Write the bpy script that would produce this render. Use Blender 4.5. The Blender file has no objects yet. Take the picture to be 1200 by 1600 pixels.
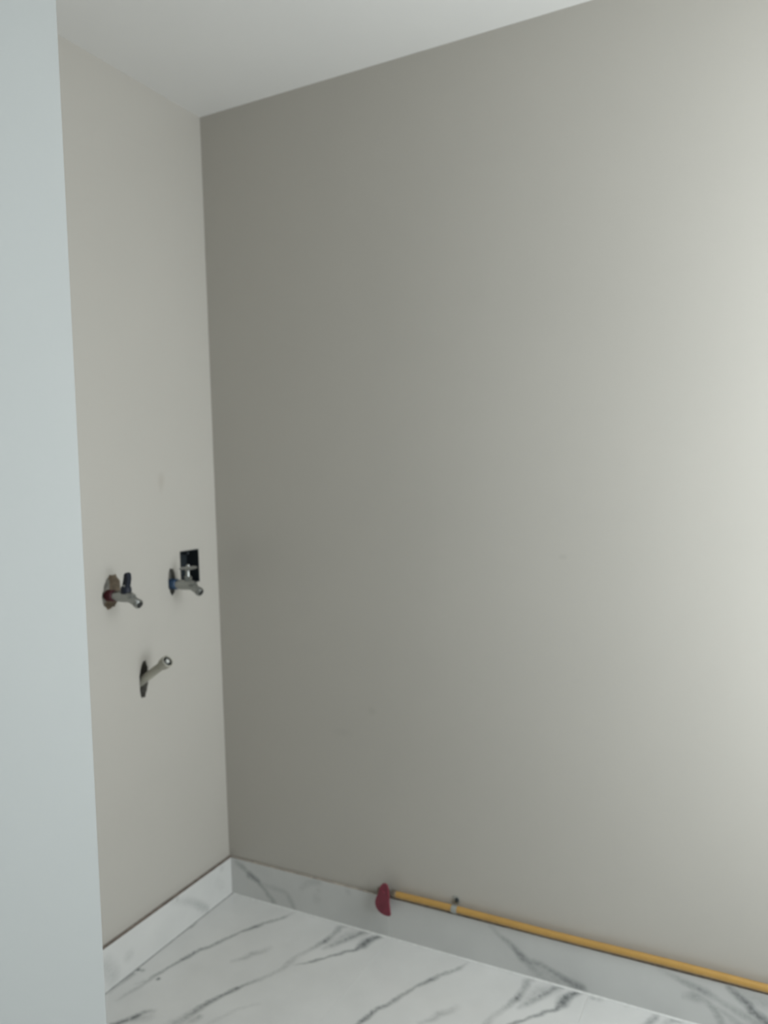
import bpy, bmesh, math, random
from mathutils import Vector, Matrix
from mathutils.geometry import tessellate_polygon

random.seed(7)
S = bpy.context.scene
C = S.collection

# ---------------------------------------------------------------- camera
XR, YF, H = 2.2229, -3.40, 2.60           # window wall, wall behind the camera, ceiling height
yaw, pitch, roll = 0.475703957, -0.054869251, -0.0279079052
cam_d = bpy.data.cameras.new('camera')
cam = bpy.data.objects.new('camera', cam_d)
C.objects.link(cam)
fw = Vector((-math.cos(pitch)*math.sin(yaw), math.cos(pitch)*math.cos(yaw), math.sin(pitch)))
rt = Vector((math.cos(yaw), math.sin(yaw), 0))
up = rt.cross(fw)
cr, sr = math.cos(roll), math.sin(roll)
r2, u2 = cr*rt + sr*up, -sr*rt + cr*up
M = Matrix((r2, u2, -fw)).transposed().to_4x4()
M.translation = Vector((1.6874764, -2.04173015, 1.43599475))
cam.matrix_world = M
cam_d.sensor_fit = 'VERTICAL'
cam_d.sensor_height = 36.0
cam_d.lens = 1206.31/1600*36.0
cam_d.clip_start = 0.02
cam_d.dof.use_dof = True
cam_d.dof.focus_distance = 1.05
cam_d.dof.aperture_fstop = 4.1
S.camera = cam

# ---------------------------------------------------------------- sky, light, exposure
W = bpy.data.worlds.new('overcast_sky')
S.world = W
W.use_nodes = True
bg = W.node_tree.nodes['Background']
bg.inputs['Color'].default_value = (0.90, 0.97, 1.0, 1)
bg.inputs['Strength'].default_value = 6.7374
WY0, WY1, WZ0, WZ1 = -0.0600, -1.1933, 0.3826, 2.4127  # window opening in the right wall
pl = bpy.data.lights.new('window_portal', 'AREA')
pl.shape = 'RECTANGLE'
pl.size, pl.size_y = WZ1-WZ0, WY0-WY1
pl.cycles.is_portal = True
po = bpy.data.objects.new('window_portal', pl)
po.location = (XR+0.14, (WY0+WY1)/2, (WZ0+WZ1)/2)
po.rotation_euler = (0, math.radians(90), 0)
C.objects.link(po)
vs = S.view_settings
vs.view_transform = 'Standard'; vs.look = 'None'; vs.gamma = 1.0; vs.use_curve_mapping = False
vs.exposure = 0.0
try:
    S.cycles.max_bounces = 16; S.cycles.diffuse_bounces = 12
    S.cycles.use_denoising = True
except Exception:
    pass

# ---------------------------------------------------------------- materials
def lin(c):
    return tuple(((v/255)/12.92 if v/255 <= .04045 else ((v/255+.055)/1.055)**2.4) for v in c) + (1,)

def mat(name, col, rough=.5, metal=0., spec=.5, noise=0., scale=40., bump=0., bscale=200.):
    m = bpy.data.materials.new(name); m.use_nodes = True
    nt = m.node_tree; b = nt.nodes['Principled BSDF']
    b.inputs['Base Color'].default_value = col
    b.inputs['Roughness'].default_value = rough
    b.inputs['Metallic'].default_value = metal
    b.inputs['Specular IOR Level'].default_value = spec
    geo = nt.nodes.new('ShaderNodeNewGeometry')
    if noise:
        n = nt.nodes.new('ShaderNodeTexNoise'); n.inputs['Scale'].default_value = scale
        n.inputs['Detail'].default_value = 4
        nt.links.new(geo.outputs['Position'], n.inputs['Vector'])
        mp = nt.nodes.new('ShaderNodeMapRange')
        mp.inputs['From Min'].default_value = .3; mp.inputs['From Max'].default_value = .7
        mp.inputs['To Min'].default_value = 1-noise; mp.inputs['To Max'].default_value = 1+noise
        nt.links.new(n.outputs['Fac'], mp.inputs['Value'])
        mx = nt.nodes.new('ShaderNodeVectorMath'); mx.operation = 'SCALE'
        mx.inputs[0].default_value = col[:3]
        nt.links.new(mp.outputs['Result'], mx.inputs['Scale'])
        nt.links.new(mx.outputs['Vector'], b.inputs['Base Color'])
    if bump:
        n = nt.nodes.new('ShaderNodeTexNoise'); n.inputs['Scale'].default_value = bscale
        nt.links.new(geo.outputs['Position'], n.inputs['Vector'])
        bp = nt.nodes.new('ShaderNodeBump'); bp.inputs['Strength'].default_value = bump
        bp.inputs['Distance'].default_value = .002
        nt.links.new(n.outputs['Fac'], bp.inputs['Height'])
        nt.links.new(bp.outputs['Normal'], b.inputs['Normal'])
    return m

def smudge(m, spots):
    """scuffs on paint: (x, y, z, radius, strength, tint)"""
    nt = m.node_tree; b = nt.nodes['Principled BSDF']
    geo = nt.nodes.new('ShaderNodeNewGeometry')
    src = b.inputs['Base Color'].links[0].from_socket
    for x, y, z, rx, rz, s, tint in spots:
        d = nt.nodes.new('ShaderNodeVectorMath'); d.operation = 'SUBTRACT'
        d.inputs[1].default_value = (x, y, z)
        nt.links.new(geo.outputs['Position'], d.inputs[0])
        e = nt.nodes.new('ShaderNodeVectorMath'); e.operation = 'DIVIDE'
        e.inputs[1].default_value = (rx, rx, rz)
        nt.links.new(d.outputs[0], e.inputs[0])
        l = nt.nodes.new('ShaderNodeVectorMath'); l.operation = 'LENGTH'
        nt.links.new(e.outputs[0], l.inputs[0])
        mp = nt.nodes.new('ShaderNodeMapRange'); mp.interpolation_type = 'SMOOTHSTEP'
        mp.inputs['From Min'].default_value = 0; mp.inputs['From Max'].default_value = 1
        mp.inputs['To Min'].default_value = s; mp.inputs['To Max'].default_value = 0
        nt.links.new(l.outputs['Value'], mp.inputs['Value'])
        mx = nt.nodes.new('ShaderNodeMix'); mx.data_type = 'RGBA'
        nt.links.new(mp.outputs['Result'], mx.inputs['Factor'])
        nt.links.new(src, mx.inputs['A']); mx.inputs['B'].default_value = tint
        src = mx.outputs['Result']
    nt.links.new(src, b.inputs['Base Color'])

PAINT = mat('greige_wall_paint', (.4412, .4175, .3763, 1), 0.330, spec=.5, noise=.012, scale=2.5, bump=.04, bscale=320)
smudge(PAINT, [(0, -.249, 1.423, .022, .035, .30, (.30, .24, .20, 1)),
               (0, -.252, 1.40, .014, .03, .18, (.30, .26, .22, 1)),
               (.575, 0, .70, .022, .018, .16, (.22, .20, .18, 1)),
               (1.17, 0, 1.19, .02, .012, .16, (.22, .20, .18, 1)),
               (.47, 0, .62, .05, .02, .08, (.22, .20, .18, 1))])
CEIL = mat('white_ceiling_paint', (0.6907, 0.6778, 0.6519, 1), .8, spec=.2, noise=.01, scale=3)
WHITE = mat('white_wall_paint', (.388, .402, .394, 1), .45, spec=.4, noise=.01, scale=2)
PLASTER = mat('raw_plaster', (.52, .43, .33, 1), .95, noise=.25, scale=60, bump=.6, bscale=120)
CEMENT = mat('raw_cement', (.22, .21, .185, 1), .95, noise=.3, scale=50, bump=.8, bscale=90)
GROUT = mat('white_grout', (.66, .655, .63, 1), .8, noise=.08, scale=80)
SCREED = mat('cement_screed', (.35, .34, .32, 1), .9, noise=.1, scale=30)
EDGE_R = mat('raw_tile_edge_pale', (.34, .30, .255, 1), .9, noise=.3, scale=60)
GREYJ = mat('grey_joint', (.30, .30, .29, 1), .9, noise=.2, scale=60)
EDGE = mat('raw_tile_edge', (.20, .165, .14, 1), .9, noise=.35, scale=70)
CHROME = mat('satin_chrome', (.36, .37, .355, 1), .30, metal=1.0, noise=.05, scale=60)
DULL = mat('dull_brass_nut', (.20, .165, .125, 1), .55, metal=.4, noise=.1, scale=80)
REDP = mat('red_plastic_ring', (.085, .016, .024, 1), .45, noise=.08, scale=60)
BLUEP = mat('blue_plastic_ring', (.022, .062, .13, 1), .45, noise=.08, scale=60)
NAVY = mat('navy_plastic_lever', (.010, .013, .022, 1), .5, spec=.3, noise=.08, scale=60)
BLACKP = mat('black_plastic_box', (.011, .016, .019, 1), .5, noise=.1, scale=40)
PVC = mat('grey_pvc', (.36, .345, .29, 1), .5, noise=.08, scale=30)
PVCP = mat('pale_pvc', (.62, .62, .58, 1), .5, noise=.05, scale=30)
BORE_SHADE = mat('painted_bore_shade', (.03, .03, .028, 1), .8, noise=.1, scale=40)  # near-black colour standing in for the shade inside open pipe ends
YELLOW = mat('yellow_pipe_coating', (.43, .25, .068, 1), .36, noise=.05, scale=25)
REDH = mat('red_valve_handle', (.165, .022, .038, 1), .5, noise=.2, scale=45)
ZINC = mat('zinc_clip', (.42, .43, .40, 1), .4, metal=.6, noise=.1, scale=70)
SCREWM = mat('dark_screw', (.03, .035, .035, 1), .4, metal=.6, noise=.1, scale=90)
FRAME = mat('white_window_frame', (.75, .76, .76, 1), .4, noise=.02, scale=20)

# marble: veins are polylines (u, v, half width, strength) measured in the tile's own print
def seg_group():
    g = bpy.data.node_groups.new('vein_segment', 'ShaderNodeTree')
    I = g.interface
    for n, t in (('P', 'NodeSocketVector'), ('A', 'NodeSocketVector'), ('BA', 'NodeSocketVector'),
                 ('Inv', 'NodeSocketFloat'), ('W0', 'NodeSocketFloat'), ('W1', 'NodeSocketFloat'),
                 ('S0', 'NodeSocketFloat'), ('S1', 'NodeSocketFloat'), ('Prev', 'NodeSocketFloat')):
        I.new_socket(n, in_out='INPUT', socket_type=t)
    I.new_socket('Max', in_out='OUTPUT', socket_type='NodeSocketFloat')
    I.new_socket('Pout', in_out='OUTPUT', socket_type='NodeSocketVector')
    gi = g.nodes.new('NodeGroupInput'); go = g.nodes.new('NodeGroupOutput')
    def vm(op, a, b=None, sc=None):
        n = g.nodes.new('ShaderNodeVectorMath'); n.operation = op
        g.links.new(a, n.inputs[0])
        if b is not None: g.links.new(b, n.inputs[1])
        if sc is not None: g.links.new(sc, n.inputs['Scale'])
        return n
    def mm(op, a, b, clamp=False):
        n = g.nodes.new('ShaderNodeMath'); n.operation = op; n.use_clamp = clamp
        for k, v in enumerate((a, b)):
            if isinstance(v, (int, float)): n.inputs[k].default_value = v
            else: g.links.new(v, n.inputs[k])
        return n.outputs[0]
    pa = vm('SUBTRACT', gi.outputs['P'], gi.outputs['A']).outputs[0]
    dt = vm('DOT_PRODUCT', pa, gi.outputs['BA']).outputs['Value']
    h = mm('MULTIPLY', dt, gi.outputs['Inv'], True)
    q = vm('SCALE', gi.outputs['BA'], None, h).outputs[0]
    d = vm('DISTANCE', pa, q).outputs['Value']
    def lerp(a, b):
        n = g.nodes.new('ShaderNodeMix'); n.data_type = 'FLOAT'
        g.links.new(h, n.inputs['Factor']); g.links.new(a, n.inputs['A']); g.links.new(b, n.inputs['B'])
        return n.outputs['Result']
    w = lerp(gi.outputs['W0'], gi.outputs['W1']); s = lerp(gi.outputs['S0'], gi.outputs['S1'])
    mp = g.nodes.new('ShaderNodeMapRange'); mp.interpolation_type = 'SMOOTHSTEP'
    mp.inputs['From Min'].default_value = 0
    g.links.new(d, mp.inputs['Value']); g.links.new(w, mp.inputs['From Max'])
    g.links.new(s, mp.inputs['To Min']); mp.inputs['To Max'].default_value = 0
    o = mm('MAXIMUM', mp.outputs['Result'], gi.outputs['Prev'])
    g.links.new(o, go.inputs['Max'])
    tiny = mm('MULTIPLY', o, 1e-9)          # makes the segments evaluate one after another
    cbn = g.nodes.new('ShaderNodeCombineXYZ'); g.links.new(tiny, cbn.inputs[0])
    g.links.new(vm('ADD', gi.outputs['P'], cbn.outputs[0]).outputs[0], go.inputs['Pout'])
    return g
SEG = seg_group()

def marble(name, polys, axes, off=(0, 0), wrap=None, wk=1.5, sk=.96, base=(0.6018, 0.5974, 0.5753, 1), vein=(.135, .145, .145, 1), amp=.010):
    m = bpy.data.materials.new(name); m.use_nodes = True
    nt = m.node_tree; b = nt.nodes['Principled BSDF']
    N, Lk = nt.nodes.new, nt.links.new
    geo = N('ShaderNodeNewGeometry'); sp = N('ShaderNodeSeparateXYZ'); Lk(geo.outputs['Position'], sp.inputs[0])
    def mth(op, a, b_, c=None):
        n = N('ShaderNodeMath'); n.operation = op
        for k, v in enumerate((a, b_, c)):
            if v is None: continue
            if isinstance(v, (int, float)): n.inputs[k].default_value = v
            else: Lk(v, n.inputs[k])
        return n.outputs[0]
    u = mth('SUBTRACT', sp.outputs[axes[0]], off[0]); v = mth('SUBTRACT', sp.outputs[axes[1]], off[1])
    if wrap:
        u = mth('WRAP', u, wrap[0], 0.0)
        vv = mth('MULTIPLY', v, -1.0); vv = mth('WRAP', vv, wrap[1], 0.0); v = mth('MULTIPLY', vv, -1.0)
        lo = mth('LESS_THAN', v, -wrap[1]/2-.045)      # second half of the print: same figure turned round
        uf = mth('SUBTRACT', wrap[0], u); vf = mth('SUBTRACT', -wrap[1]-.05, v)
        def mixf(a, c):
            n = N('ShaderNodeMix'); n.data_type = 'FLOAT'; Lk(lo, n.inputs['Factor']); Lk(a, n.inputs['A']); Lk(c, n.inputs['B'])
            return n.outputs['Result']
        u, v = mixf(u, uf), mixf(v, vf)
    cb = N('ShaderNodeCombineXYZ'); Lk(u, cb.inputs[0]); Lk(v, cb.inputs[1])
    # small natural wobble of the vein edge
    nz = N('ShaderNodeTexNoise'); nz.inputs['Scale'].default_value = 45; nz.inputs['Detail'].default_value = 3
    Lk(cb.outputs[0], nz.inputs['Vector'])
    sb = N('ShaderNodeVectorMath'); sb.operation = 'SUBTRACT'; sb.inputs[1].default_value = (.5, .5, .5)
    Lk(nz.outputs['Color'], sb.inputs[0])
    sc = N('ShaderNodeVectorMath'); sc.operation = 'MULTIPLY'; sc.inputs[1].default_value = (amp, amp, 0)
    Lk(sb.outputs[0], sc.inputs[0])
    ad = N('ShaderNodeVectorMath'); ad.operation = 'ADD'; Lk(cb.outputs[0], ad.inputs[0]); Lk(sc.outputs[0], ad.inputs[1])
    prev = None; pin = ad.outputs[0]
    for pl_ in polys:
        pl_ = [(a, b_2, c*wk, d*sk) for a, b_2, c, d in pl_]
        if len(pl_) == 1: pl_ = [pl_[0], (pl_[0][0]+.001, pl_[0][1], pl_[0][2], pl_[0][3])]
        for (u0, v0, w0, s0), (u1, v1, w1, s1) in zip(pl_, pl_[1:]):
            n = N('ShaderNodeGroup'); n.node_tree = SEG
            Lk(pin, n.inputs['P'])
            n.inputs['A'].default_value = (u0, v0, 0)
            n.inputs['BA'].default_value = (u1-u0, v1-v0, 0)
            n.inputs['Inv'].default_value = 1/max(1e-9, (u1-u0)**2+(v1-v0)**2)
            n.inputs['W0'].default_value = w0; n.inputs['W1'].default_value = w1
            n.inputs['S0'].default_value = s0; n.inputs['S1'].default_value = s1
            n.inputs['Prev'].default_value = 0
            if prev is not None: Lk(prev, n.inputs['Prev'])
            prev = n.outputs[0]; pin = n.outputs[1]
    # faint clouding of the print
    cl = N('ShaderNodeTexNoise'); cl.inputs['Scale'].default_value = 7; cl.inputs['Detail'].default_value = 5
    Lk(cb.outputs[0], cl.inputs['Vector'])
    cm = N('ShaderNodeMapRange'); cm.inputs['From Min'].default_value = .35; cm.inputs['From Max'].default_value = .75
    cm.inputs['To Min'].default_value = 0; cm.inputs['To Max'].default_value = .10; Lk(cl.outputs['Fac'], cm.inputs['Value'])
    br = N('ShaderNodeTexNoise'); br.inputs['Scale'].default_value = 90; br.inputs['Detail'].default_value = 2
    Lk(cb.outputs[0], br.inputs['Vector'])
    bm_ = N('ShaderNodeMapRange'); bm_.inputs['From Min'].default_value = .3; bm_.inputs['From Max'].default_value = .65
    bm_.inputs['To Min'].default_value = .65; bm_.inputs['To Max'].default_value = 1.1; Lk(br.outputs['Fac'], bm_.inputs['Value'])
    vv_ = mth('MULTIPLY', prev, bm_.outputs['Result'])
    tot = mth('ADD', vv_, cm.outputs['Result'])
    mx = N('ShaderNodeMix'); mx.data_type = 'RGBA'; mx.clamp_factor = True
    Lk(tot, mx.inputs['Factor']); mx.inputs['A'].default_value = base; mx.inputs['B'].default_value = vein
    Lk(mx.outputs['Result'], b.inputs['Base Color'])
    b.inputs['Roughness'].default_value = .22
    b.inputs['Specular IOR Level'].default_value = .5
    return m

def poly(pts, w, s, o=(0, 0)):
    """pts may carry their own width / strength; w, s are the defaults"""
    return [(p[0]-o[0], p[1]-o[1], p[2] if len(p) > 2 else w, p[3] if len(p) > 3 else s) for p in pts]

O = (.010, 0.)
FLOOR_V = [
    poly([(.273, -.020, .006, .1), (.259, -.057, .009, .5), (.220, -.107, .009, .5), (.207, -.134, .010, .8), (.179, -.180, .006, .45), (.157, -.231, .010, .6),
          (.141, -.280, .009, .6), (.122, -.303, .009, .65), (.112, -.345, .010, .85), (.099, -.393, .007, .55), (.089, -.436, .008, .6),
          (.084, -.457, .010, .45), (.080, -.510, .009, .3), (.068, -.551, .009, .22), (.065, -.575, .009, .1)], .008, .5, O),
    poly([(.074, -.486, .012, .25), (.060, -.505, .006, .1)], .01, .3, O),
    poly([(.270, -.590, .022, .3), (.281, -.561, .018, .4), (.290, -.520, .014, .6), (.300, -.476, .011, .75), (.319, -.431, .009, .7),
          (.328, -.412, .010, .75), (.337, -.394, .009, .85), (.347, -.374, .007, .5), (.372, -.336, .009, .3), (.403, -.275, .010, .25), (.405, -.236, .012, .32),
          (.409, -.201, .010, .22), (.427, -.166, .010, .3), (.440, -.125, .011, .5), (.447, -.108, .013, .8), (.452, -.077, .012, .4),
          (.454, -.047, .012, .5), (.450, -.027, .013, .45), (.462, -.016, .012, .4)], .01, .5, O),
    poly([(.303, -.560, .014, .25), (.315, -.530, .012, .4)], .01, .3, O),
    poly([(.462, -.140, .010, .2), (.474, -.119, .012, .42), (.497, -.082, .014, .55), (.515, -.049, .014, .65), (.530, -.019, .013, .6), (.542, -.011, .011, .75)], .01, .5, O),
    poly([(.470, -.115, .02, .2), (.500, -.050, .024, .3), (.53, -.03, .02, .3)], .01, .5, O),
    poly([(.592, -.013, .011, .75), (.574, -.032, .014, .9), (.563, -.055, .018, .95), (.561, -.076, .017, .95), (.556, -.096, .011, .85), (.549, -.111, .008, .75),
          (.531, -.121, .008, .7), (.522, -.139, .009, .75), (.504, -.157, .007, .6), (.488, -.179, .006, .6), (.470, -.199, .008, .8), (.451, -.221, .006, .5), (.42, -.243, .006, .12)], .01, .8, O),
    poly([(.312, -.205, .012, .10), (.304, -.228, .013, .26), (.281, -.250, .014, .34), (.273, -.276, .012, .32), (.247, -.304, .010, .15)], .01, .3, O),
    poly([(.110, -.675, .012, .9), (.135, -.642, .012, .8), (.149, -.618, .010, .75), (.160, -.602, .013, .95), (.165, -.583, .009, .6), (.177, -.570, .010, .4), (.190, -.566, .010, .22)], .01, .8, O),
    poly([(.19, -.59, .02, .2), (.165, -.605, .02, .3)], .01, .3, O),
    poly([(.33, -.60, .01, .1), (.39, -.46, .008, .14), (.43, -.42, .008, .1)], .01, .1, O),
]
FB = (0.668, 0.662, 0.641, 1)
STAINS = [
    poly([(.104, -.459, .007, 1.)], .005, 1., O),
    # stains and knots along the foot of the left skirting
    poly([(.012, -.235, .008, .3), (.014, -.223, .010, .85), (.015, -.2, .007, .5), (.014, -.185, .004, .1)], .01, .8, O),
    poly([(.02, -.452, .009, .95)], .008, .9, O), poly([(.034, -.450, .008, .6)], .008, .6, O),
    poly([(.018, -.475, .012, .6), (.02, -.50, .010, .45), (.018, -.53, .008, .3), (.02, -.56, .008, .15)], .01, .5, O),
]
M_FLOOR_CORNER = marble('veined_marble_tile_stained', FLOOR_V+STAINS, (0, 1), O, (.607, 1.214), base=FB)
M_FLOOR = marble('veined_marble_tile', FLOOR_V, (0, 1), O, (.607, 1.214), base=FB)
FLOOR_V3 = [poly([(.180, .0, .010, .3), (.173, -.03, .012, .55), (.160, -.064, .012, .5), (.13, -.12, .010, .4), (.07, -.2, .01, .3)], .01, .5),
            poly([(.226, -.010, .016, .65), (.215, -.018, .012, .4), (.19, -.06, .01, .1)], .01, .5),
            poly([(.10, -.008, .010, .4)], .01, .4), poly([(.014, -.02, .010, .35)], .01, .4), poly([(.03, -.018, .012, .25)], .01, .2),
            poly([(.50, .0, .008, .4), (.46, -.1, .010, .6), (.41, -.21, .008, .5), (.37, -.38, .010, .6), (.30, -.52, .008, .3)], .01, .5)]
M_FLOOR3 = marble('veined_marble_tile_variant', FLOOR_V3, (0, 1), (1.224, 0), (.607, 1.214), base=FB)
SK_R = [
    poly([(.040, .113, .012, .3), (.062, .105, .012, .45), (.080, .094, .010, .4), (.092, .083, .015, .75), (.110, .075, .012, .7), (.126, .068, .011, .65),
          (.149, .049, .009, .4), (.166, .031, .010, .42), (.187, .012, .012, .4)], .01, .4),
    poly([(.149, .060, .010, .15), (.189, .059, .011, .22), (.225, .058, .010, .22), (.243, .051, .010, .25), (.262, .023, .012, .3), (.268, .01, .01, .25)], .01, .2),
    poly([(.367, .120, .014, .22), (.330, .110, .014, .2), (.299, .083, .012, .12)], .01, .2),
    poly([(.357, .062, .018, .15)], .01, .2), poly([(.477, .113, .012, .16)], .01, .2), poly([(.365, .09, .01, .12)], .01, .2),
    poly([(.948, .119, .008, .12), (.978, .097, .009, .28), (1.001, .086, .010, .45), (1.022, .069, .012, .6), (1.041, .052, .015, .7), (1.059, .043, .013, .5),
          (1.089, .047, .011, .42), (1.116, .039, .011, .45), (1.146, .029, .011, .55), (1.173, .019, .013, .65), (1.204, .012, .015, .65), (1.215, .004, .01, .3)], .01, .5),
    poly([(1.058, .040, .014, .4), (1.085, .021, .020, .3), (1.110, .008, .02, .25)], .01, .3),
    poly([(1.095, .036, .022, .22), (1.14, .014, .02, .22)], .01, .3),
    poly([(1.41, .120, .009, .1), (1.433, .114, .009, .2), (1.464, .106, .011, .42), (1.484, .100, .011, .5), (1.507, .095, .012, .55), (1.524, .091, .012, .45),
          (1.549, .081, .010, .25), (1.571, .071, .011, .3), (1.603, .060, .012, .35), (1.631, .050, .012, .35), (1.70, .02, .01, .3)], .01, .4),
    poly([(1.470, .068, .012, .2), (1.494, .074, .016, .5), (1.511, .073, .012, .3), (1.524, .065, .011, .35), (1.539, .053, .011, .45), (1.551, .031, .012, .42), (1.559, .010, .012, .35)], .01, .4),
    poly([(1.535, .060, .010, .2), (1.549, .055, .010, .25), (1.569, .047, .010, .25), (1.600, .030, .010, .28), (1.64, .006, .01, .2)], .01, .2),
    poly([(1.571, .120, .009, .5), (1.588, .109, .012, .7), (1.605, .098, .013, .75), (1.617, .090, .013, .8), (1.624, .075, .014, .8), (1.641, .067, .014, .8), (1.660, .054, .015, .85), (1.72, .03, .013, .7), (1.76, .0, .01, .5)], .01, .7),
    poly([(1.600, .112, .016, .22), (1.636, .107, .018, .28), (1.70, .10, .018, .3)], .01, .3),
    poly([(2.0, .13, .01, .4), (2.1, .08, .012, .6), (2.2, .03, .01, .5)], .01, .3),
]
M_SKR = marble('veined_marble_skirting', SK_R, (0, 2), amp=.006, base=(0.560, 0.560, 0.542, 1))
SK_L = [
    poly([(-.297, .120, .012, .10), (-.256, .103, .014, .16), (-.214, .078, .014, .25), (-.177, .047, .016, .34), (-.139, .012, .014, .3)], .01, .3),
    poly([(-.275, .117, .010, .35)], .01, .3),
    poly([(-.479, .056, .020, .22)], .01, .2), poly([(-.565, .075, .03, .25), (-.54, .035, .028, .25)], .02, .2),  # broad second stroke is no vein: lower-left shade painted into the marble
    poly([(-.058, .112, .014, .18)], .01, .2), poly([(-.06, .05, .02, .08), (-.08, .08, .02, .08)], .01, .2),
    poly([(-.62, .12, .014, .5), (-.72, .06, .014, .6), (-.80, .0, .012, .5)], .01, .2),
]
M_SKL = marble('veined_marble_skirting_left', SK_L, (1, 2), amp=.006)

# ---------------------------------------------------------------- mesh helpers
def obj(name, bm, mats, parent=None, smooth=False, bevel=0., seg=2, angle=35):
    if bevel:
        ed = [e for e in bm.edges if len(e.link_faces) == 2 and e.calc_face_angle(0) > math.radians(angle)]
        bmesh.ops.bevel(bm, geom=ed, offset=bevel, segments=seg, affect='EDGES', profile=.5, clamp_overlap=True)
    bmesh.ops.recalc_face_normals(bm, faces=bm.faces)
    me = bpy.data.meshes.new(name); bm.to_mesh(me); bm.free()
    for m in (mats if isinstance(mats, (list, tuple)) else [mats]): me.materials.append(m)
    if smooth:
        for p in me.polygons: p.use_smooth = True
        me.set_sharp_from_angle(angle=math.radians(38))
    o = bpy.data.objects.new(name, me); C.objects.link(o)
    if parent is not None:
        o.parent = parent
    return o

def struct(o): o['kind'] = 'structure'; return o

def thing(name, label, cat, loc, group=None):
    o = bpy.data.objects.new(name, None); o.empty_display_size = .03; C.objects.link(o)
    o.location = loc; o['label'] = label; o['category'] = cat
    if group: o['group'] = group
    return o

def box(bm, x0, x1, y0, y1, z0, z1, mi=0):
    v = [bm.verts.new((x, y, z)) for x in (x0, x1) for y in (y0, y1) for z in (z0, z1)]
    for f in ((0, 1, 3, 2), (4, 6, 7, 5), (0, 4, 5, 1), (2, 3, 7, 6), (0, 2, 6, 4), (1, 5, 7, 3)):
        bm.faces.new([v[i] for i in f]).material_index = mi

def frame_for(d):
    d = Vector(d).normalized()
    a = Vector((0, 0, 1)) if abs(d.z) < .9 else Vector((1, 0, 0))
    s = d.cross(a).normalized(); return s, s.cross(d).normalized(), d

def lathe(bm, o, d, prof, n=24, mi=0, phase=0.):
    """prof: (distance along d, radius); closed with caps"""
    s, t, d = frame_for(d); o = Vector(o); rings = []
    for h, r in prof:
        rings.append([bm.verts.new(o+d*h+(s*math.cos(phase+2*math.pi*k/n)+t*math.sin(phase+2*math.pi*k/n))*r) for k in range(n)])
    for a, b in zip(rings, rings[1:]):
        for k in range(n):
            bm.faces.new((a[k], a[(k+1) % n], b[(k+1) % n], b[k])).material_index = mi
    bm.faces.new(rings[0][::-1]).material_index = mi; bm.faces.new(rings[-1]).material_index = mi

def sweep(bm, pts, rad, n=16, mi=0):
    pts = [Vector(p) for p in pts]; rings = []
    rr = rad if isinstance(rad, (list, tuple)) else [rad]*len(pts)
    s = None
    for i, p in enumerate(pts):
        d = (pts[min(i+1, len(pts)-1)]-pts[max(i-1, 0)]).normalized()
        if s is None: s = frame_for(d)[0]
        s = (s-d*s.dot(d)).normalized(); t = s.cross(d)
        rings.append([bm.verts.new(p+(s*math.cos(2*math.pi*k/n)+t*math.sin(2*math.pi*k/n))*rr[i]) for k in range(n)])
    for a, b in zip(rings, rings[1:]):
        for k in range(n):
            bm.faces.new((a[k], a[(k+1) % n], b[(k+1) % n], b[k])).material_index = mi
    bm.faces.new(rings[0][::-1]).material_index = mi; bm.faces.new(rings[-1]).material_index = mi

def prism(bm, pts, ext, mi=0):
    """pts: closed outline in 3-D, pushed along ext"""
    ext = Vector(ext)
    a = [bm.verts.new(p) for p in pts]; b = [bm.verts.new(Vector(p)+ext) for p in pts]
    bm.faces.new(a[::-1]).material_index = mi; bm.faces.new(b).material_index = mi
    for k in range(len(pts)):
        j = (k+1) % len(pts); bm.faces.new((a[k], a[j], b[j], b[k])).material_index = mi

# ---------------------------------------------------------------- room shell
T = .15
bm = bmesh.new(); box(bm, -T, XR+T, YF-T, T, -.16, -.008)
floor = struct(obj('floor', bm, SCREED))
bm = bmesh.new(); box(bm, -T, XR+T, YF-T, T, H, H+.15); struct(obj('ceiling', bm, CEIL))
bm = bmesh.new(); box(bm, -T, XR+T, 0, T, -.008, H); struct(obj('wall_back', bm, PAINT))
bm = bmesh.new(); box(bm, -T, XR+T, YF-T, YF, -.008, H); struct(obj('wall_front', bm, PAINT))

# left wall with the chased-out holes round the taps, the waste pipe and the socket box
def ragged(cy, cz, ry, rz, n, seed, tilt=0.):
    r = random.Random(seed); out = []
    for k in range(n):
        a = 2*math.pi*k/n; f = 1+r.uniform(-.07, .07)
        y, z = ry*f*math.cos(a), rz*f*math.sin(a)
        out.append((cy+y*math.cos(tilt)-z*math.sin(tilt), cz+y*math.sin(tilt)+z*math.cos(tilt)))
    return out
BOX = (-.181, -.093, 1.088, 1.196)
holes = [(ragged(-.466, 1.112, .032, .050, 30, 3, -.30), .042, 1),
         (ragged(-.222, 1.106, .016, .042, 26, 5, 0.), .016, 2),
         (ragged(-.358, .832, .018, .056, 28, 8, -.10), .034, 2),
         ([(BOX[0], BOX[2]), (BOX[1], BOX[2]), (BOX[1], BOX[3]), (BOX[0], BOX[3])], .052, 1)]
bm = bmesh.new()
outer = [(0, -.008), (0, H), (YF, H), (YF, -.008)]
loops = [outer]+[h[0] for h in holes]
vv = [[bm.verts.new((0, a, b)) for a, b in lp] for lp in loops]
flat = [v for l in vv for v in l]
for tri in tessellate_polygon([[Vector((a, b, 0)) for a, b in lp] for lp in loops]):
    try: bm.faces.new([flat[i] for i in tri])
    except ValueError: pass
bk = [bm.verts.new((-T, a, b)) for a, b in outer]
bm.faces.new(bk)
for k in range(4):
    j = (k+1) % 4; bm.faces.new((vv[0][k], vv[0][j], bk[j], bk[k]))
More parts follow.
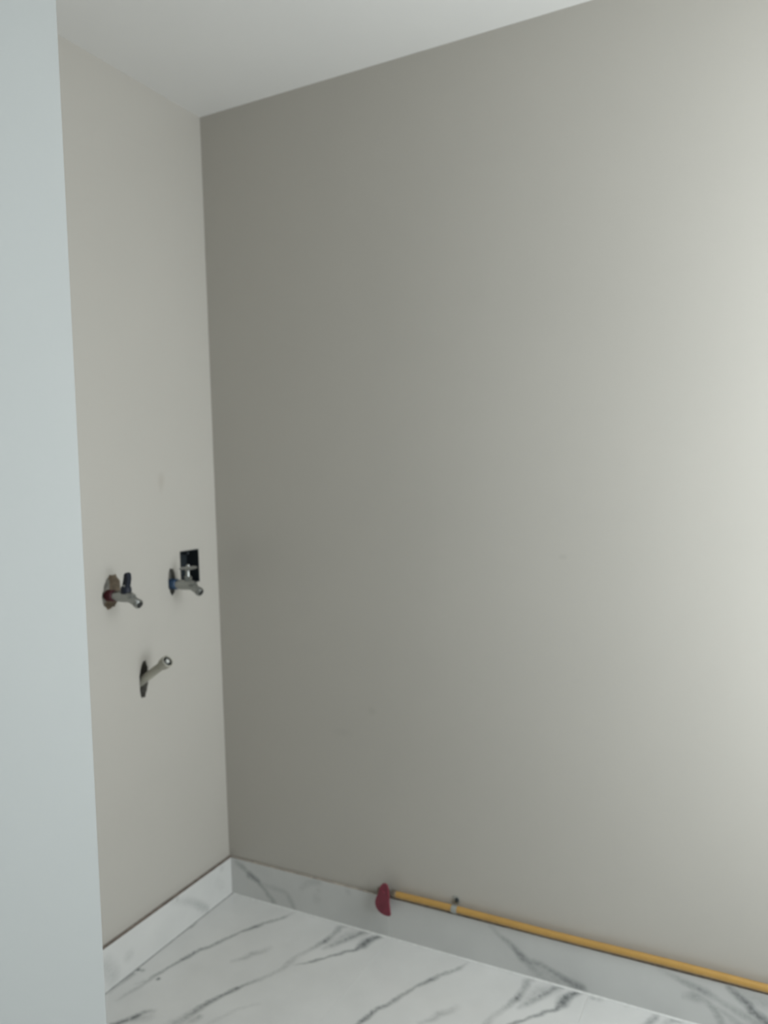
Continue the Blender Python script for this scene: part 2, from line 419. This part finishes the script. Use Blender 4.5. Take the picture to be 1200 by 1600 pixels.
for l, (_, dp, mi) in zip(vv[1:], holes):
    r = random.Random(len(l)+int(dp*1e4))
    inn = [bm.verts.new((-dp, v.co.y, v.co.z)) for v in l]
    bm.faces.new(inn).material_index = 2
    for k in range(len(l)):
        j = (k+1) % len(l); bm.faces.new((l[k], l[j], inn[j], inn[k])).material_index = mi
struct(obj('wall_left', bm, [PAINT, PLASTER, CEMENT]))

# white wall that closes the niche on the near side
PX, PY = .60, -1.0842
bm = bmesh.new(); box(bm, .0, PX, YF, PY, 0, H)
ed = [e for e in bm.edges if all(abs(v.co.x-PX) < 1e-5 and abs(v.co.y-PY) < 1e-5 for v in e.verts)]
bmesh.ops.bevel(bm, geom=ed, offset=.003, segments=3, affect='EDGES', profile=.5)
struct(obj('wall_near', bm, WHITE, smooth=True))

# window wall
bm = bmesh.new()
box(bm, XR, XR+T, WY0, 0, -.008, H); box(bm, XR, XR+T, YF, WY1, -.008, H)
box(bm, XR, XR+T, WY1, WY0, -.008, WZ0); box(bm, XR, XR+T, WY1, WY0, WZ1, H)
struct(obj('wall_right', bm, PAINT))
win = bpy.data.objects.new('window_1', None); C.objects.link(win); win['kind'] = 'structure'
win.location = (XR+.08, (WY0+WY1)/2, WZ0)
def wpart(name, y0, y1, z0, z1, x0=.055, x1=.105):
    b_ = bmesh.new(); box(b_, x0-.08, x1-.08, y0-win.location.y, y1-win.location.y, z0-WZ0, z1-WZ0)
    return obj(name, b_, FRAME, win, bevel=.003)
fwid = .045
wpart('frame_jamb', WY0-fwid, WY0, WZ0, WZ1); wpart('frame_jamb', WY1, WY1+fwid, WZ0, WZ1)
wpart('frame_head', WY1+fwid, WY0-fwid, WZ1-fwid, WZ1); wpart('frame_sill', WY1+fwid, WY0-fwid, WZ0, WZ0+fwid)

# ---------------------------------------------------------------- floor tiles and grout
TP, TL, J = .607, 1.214, .0016
def tile(name, x0, x1, y0, y1, z0, z1, m, parent):
    b_ = bmesh.new(); box(b_, x0, x1, y0, y1, z0, z1)
    return obj(name, b_, m, parent, bevel=.0008, seg=1)
for i in range(4):
    for j in range(3):
        x0, y1 = .010+TP*i+J/2, -TL*j-J/2
        if j == 0: y1 = -.0005
        x1, y0 = min(x0+TP-J, XR-.0005), max(y1-TL+J, YF+.0005)
        if i == 0: x0 = .0005
        tile('floor_tile', x0, x1, y0, y1, -.008, 0, M_FLOOR_CORNER if i == j == 0 else M_FLOOR3 if (i == 2 or (i+j) % 3 == 2) else M_FLOOR, floor)
bm = bmesh.new()
for i in (1, 2, 3): box(bm, .010+TP*i-J/2, .010+TP*i+J/2, YF+.001, -.001, -.008, -.0009)
obj('grout', bm, GROUT, floor)

# skirting: cut tile strips with a raw top edge, standing on the floor
ST, STL, SH = .010, .015, .127
def skirt(name, x0, x1, y0, y1, m, parent, edge):
    b_ = bmesh.new(); box(b_, x0, x1, y0, y1, .0006, SH)
    for f in b_.faces:
        if f.calc_center_median().z > SH-1e-4: f.material_index = 1
    return obj(name, b_, [m, edge], parent)
def bead(x0, x1, y0, y1):
    b_ = bmesh.new()
    if x1-x0 > y1-y0: pts = [(x0, y1, .0004), (x0, y1, .0042), (x0, y1-.0012, .0036), (x0, y0, .0004)]; ext = (x1-x0, 0, 0)
    else: pts = [(x0, y0, .0004), (x0, y0, .0030), (x0+.0010, y0, .0024), (x1, y0, .0004)]; ext = (0, y1-y0, 0)
    prism(b_, pts, ext); return b_
br_ = struct(obj('baseboard_right', bead(.020, XR-.001, -.0150, -.0102), GROUT))
for a, b in ((STL+.0005, .6162), (.6180, 1.830), (1.8318, XR-.001)):
    skirt('skirting_tile', a, b, -ST, -.0006, M_SKR, br_, EDGE_R)
for a in (.6162, 1.830):
    bm = bmesh.new(); box(bm, a+.0001, a+.0017, -ST+.0004, -.0006, .0006, SH-.001); obj('joint_filler', bm, GROUT, br_)
bl_ = struct(obj('baseboard_left', bead(STL+.0002, STL+.0028, PY+.001, -.0105), GREYJ))
for a, b in ((-.606, -.0006), (PY+.001, -.6076)):
    skirt('skirting_tile', .0006, STL, a, b, M_SKL, bl_, EDGE)

# ---------------------------------------------------------------- washing machine taps
def tap(y, z, ring_m, lever, label, angle):
    t = thing('water_tap', label, 'tap', (0, y, z), 'washing machine taps on the left wall')
    b_ = bmesh.new()                     # stub pipe in the wall hole + body
    lathe(b_, (-.020, 0, 0), (1, 0, 0), [(0, .0095), (.024, .0095), (.026, .0125), (.046, .0125), (.048, .0150), (.062, .0160), (.086, .0160), (.096, .0150), (.104, .0120), (.112, .0090)], 24)
    obj('tap_body', b_, CHROME, t, smooth=True)
    b_ = bmesh.new()                     # coloured ring that marks hot or cold
    lathe(b_, (-.010, 0, 0), (1, 0, 0), [(0, .0128), (.003, .0165), (.026, .0165), (.029, .0128)], 24)
    obj('marker_ring', b_, ring_m, t, smooth=True)
    b_ = bmesh.new()                     # outlet bends down to a hose thread
    ca, sa = math.cos(angle), math.sin(angle)
    d = Vector((ca, 0, -sa)); o = Vector((.078, 0, -.004))
    sweep(b_, [(.066, 0, -.002), o, o+d*.012, o+d*.026], [.0120, .0122, .0118, .0115], 20)
    ou = obj('outlet', b_, CHROME, t, smooth=True)
    b_ = bmesh.new()
    prof = [(0, .0100)]
    for k in range(4): prof += [(.001+k*.003, .0132), (.0022+k*.003, .0132), (.003+k*.003, .0118)]
    prof += [(.0145, .0108)]
    lathe(b_, o+d*.024, d, prof, 22); obj('hose_thread', b_, CHROME, ou, smooth=True)
    b_ = bmesh.new()
    lathe(b_, o+d*.0386, d, [(0, .0096), (.0004, .0094)], 20); obj('outlet_shade_disc', b_, BORE_SHADE, ou)  # flat dark disc on the solid end, painted as the shaded opening
    b_ = bmesh.new()                     # gland nut and stem
    lathe(b_, (.062, 0, .013), (0, 0, 1), [(0, .0125), (.012, .0125), (.014, .0105)], 6) if lever == 'tee' else lathe(b_, (.063, 0, .010), (0, 0, 1), [(0, .0150), (.014, .0150), (.022, .0110)], 20); obj('gland_nut', b_, CHROME if lever == 'tee' else NAVY, t, bevel=.0008)
    b_ = bmesh.new()
    lathe(b_, (.062, 0, .026), (0, 0, 1), [(0, .0070), (.014, .0062), (.021, .0075)], 18); obj('stem', b_, CHROME, t, smooth=True)
    b_ = bmesh.new()
    if lever == 'tee':
        sweep(b_, [(.031, 0, .048), (.040, 0, .0495), (.055, 0, .051), (.064, 0, .0515), (.073, 0, .0525), (.088, 0, .0545), (.097, 0, .056)], [.0035, .0048, .0055, .0085, .0055, .0048, .0035], 16)
        h_ = obj('tee_handle', b_, CHROME, t, smooth=True)
        b_ = bmesh.new(); lathe(b_, (.064, 0, .058), (0, 0, 1), [(0, .0062), (.004, .0055), (.0055, .003)], 16); obj('cap_screw', b_, CHROME, h_, smooth=True)
    else:
        pts = [(.052, .0075, .014), (.071, .0075, .014), (.073, .0075, .030), (.078, .0075, .050), (.077, .0075, .064), (.070, .0075, .068), (.064, .0075, .062), (.061, .0075, .046), (.056, .0075, .032)]
        prism(b_, pts, (0, -.015, 0)); h_ = obj('lever_handle', b_, NAVY, t, bevel=.0025, smooth=True)
        h_['label'] = 'dark navy lever handle turned upright'
        b_ = bmesh.new(); lathe(b_, (.064, -.0078, .030), (0, -1, 0), [(0, .0055), (.003, .005), (.0035, .003)], 14); obj('lever_screw', b_, CHROME, h_, smooth=True)
    return t
tap(-.472, 1.102, REDP, 'lever', 'chrome wall tap with a dark red ring and navy lever, nearer the white wall', .45)
tap(-.218, 1.098, BLUEP, 'tee', 'chrome wall tap with blue ring and tee handle, beside the black socket box', .50)

# ---------------------------------------------------------------- black socket box let into the wall
sb = thing('socket_box', 'black open socket box let into the left wall behind the blue-ringed tap', 'socket box', (0, (BOX[0]+BOX[1])/2, (BOX[2]+BOX[3])/2))
hw, hh, w_ = (BOX[1]-BOX[0])/2-.001, (BOX[3]-BOX[2])/2-.001, .003
bm = bmesh.new(); box(bm, -.051, -.048, -hw, hw, -hh, hh); obj('box_back', bm, BLACKP, sb)
for a in (-1, 1):
    bm = bmesh.new(); box(bm, -.048, .0012, min(a*hw, a*(hw-w_)), max(a*hw, a*(hw-w_)), -hh, hh); obj('box_side', bm, BLACKP, sb)
    bm = bmesh.new(); box(bm, -.048, .0012, -hw+w_, hw-w_, min(a*hh, a*(hh-w_)), max(a*hh, a*(hh-w_))); obj('box_end', bm, BLACKP, sb)
    bm = bmesh.new(); lathe(bm, (-.047, 0, a*(hh-.009)), (1, 0, 0), [(0, .005), (.042, .005), (.043, .002)], 14); obj('screw_post', bm, BLACKP, sb, smooth=True)

# ---------------------------------------------------------------- waste pipe stub
wp = thing('drain_pipe', 'grey plastic waste pipe slanting up from the left wall below the taps', 'pipe', (0, -.358, .825))
d = Vector((math.cos(.585), 0, math.sin(.585)))
bm = bmesh.new(); lathe(bm, (-.020, 0, -.006), d, [(0, .0125), (.132, .0125)], 24); obj('pipe_stub', bm, PVC, wp, smooth=True)
e0 = Vector((-.020, 0, -.006))+d*.115
bm = bmesh.new()
lathe(bm, e0, d, [(0, .0130), (.002, .0170), (.018, .0185), (.026, .0185), (.027, .0165), (.026, .0150), (.0185, .0150)], 28)
sk_ = obj('pipe_socket', bm, PVC, wp, smooth=True); sk_['label'] = 'flared open socket end of the waste pipe'
bm = bmesh.new(); lathe(bm, e0+d*.0186, d, [(0, .0148), (.0008, .0146)], 24); obj('pipe_shade_disc', bm, BORE_SHADE, sk_)  # dark disc across the socket paints the shade of the hollow pipe
bm = bmesh.new(); lathe(bm, e0+d*.0196, d, [(0, .0055), (.006, .0055), (.0075, .004)], 18); obj('end_plug', bm, PVCP, sk_, smooth=True)

# ---------------------------------------------------------------- gas pipe along the back wall
PYY, PZ = -.0145, .147
gp = thing('gas_pipe', 'yellow gas pipe running along the back wall above the marble skirting', 'pipe', (.60, PYY, PZ))
L_ = XR-.002-.60
bm = bmesh.new(); n = 14
sweep(bm, [(.048+(L_-.048)*k/n, 0, .0012*math.sin(k*1.1)) for k in range(n+1)], .0096, 20); obj('pipe_run', bm, YELLOW, gp, smooth=True)
bm = bmesh.new(); lathe(bm, (.033, 0, 0), (1, 0, 0), [(0, .0115), (.015, .0115), (.017, .0098)], 6); obj('end_nut', bm, DULL, gp, bevel=.0008)
bm = bmesh.new(); lathe(bm, (-.014, 0, 0), (1, 0, 0), [(0, .0080), (.003, .0105), (.012, .0120), (.020, .0130), (.030, .0120), (.035, .0105)], 24); vb = obj('valve_body', bm, DULL, gp, smooth=True)
bm = bmesh.new(); lathe(bm, (.018, -.011, .014), (0, -1, 0), [(0, .0060), (.0105, .0055)], 16); obj('valve_stem', bm, DULL, vb, smooth=True)
bm = bmesh.new()
pts = [(.0170, .0385), (.0245, .0400), (.0315, .0355), (.0345, .0250), (.0360, .0046), (.0360, -.0190), (.0395, -.0545), (.0330, -.0580), (.0196, -.0571), (.0090, -.0540), (.0002, -.0490), (-.0070, -.0400), (-.0105, -.0290), (-.0106, -.0213), (-.0070, -.0090), (-.0027, -.0010), (.0020, .0090), (.0050, .0210), (.0105, .0330)]
prism(bm, [(x, -.0205, z) for x, z in pts], (0, -.0075, 0))
vh = obj('valve_handle', bm, REDH, gp, bevel=.0024, smooth=True); vh['label'] = 'dark red valve handle hanging down over the skirting'
bm = bmesh.new(); lathe(bm, (.018, -.0281, .014), (0, -1, 0), [(0, .0060), (.003, .0056), (.0035, .004)], 6); obj('handle_nut', bm, REDH, vh)

pc = thing('pipe_clip', 'small zinc clip with a dark screw holding the yellow gas pipe near its valve', 'pipe clip', (.839, PYY, PZ))
bm = bmesh.new(); n = 20; wd = .0085
def arc(r): return [(0, -r*math.cos(a), r*math.sin(a)) for a in [math.radians(-112+224*k/n) for k in range(n+1)]]
o_, i_ = arc(.0114), arc(.0100)
prism(bm, [(-wd, y, z) for _, y, z in o_]+[(-wd, y, z) for _, y, z in i_[::-1]], (2*wd, 0, 0))
st = obj('strap', bm, ZINC, pc, smooth=True)
bm = bmesh.new(); box(bm, -wd, wd, .0122, .0140, .0095, .032); obj('fixing_tab', bm, ZINC, pc, bevel=.0006)
bm = bmesh.new(); lathe(bm, (.003, .0122, .0215), (0, -1, 0), [(0, .0068), (.002, .0068), (.005, .0045), (.0055, .0015)], 16); obj('screw', bm, SCREWM, pc, smooth=True)
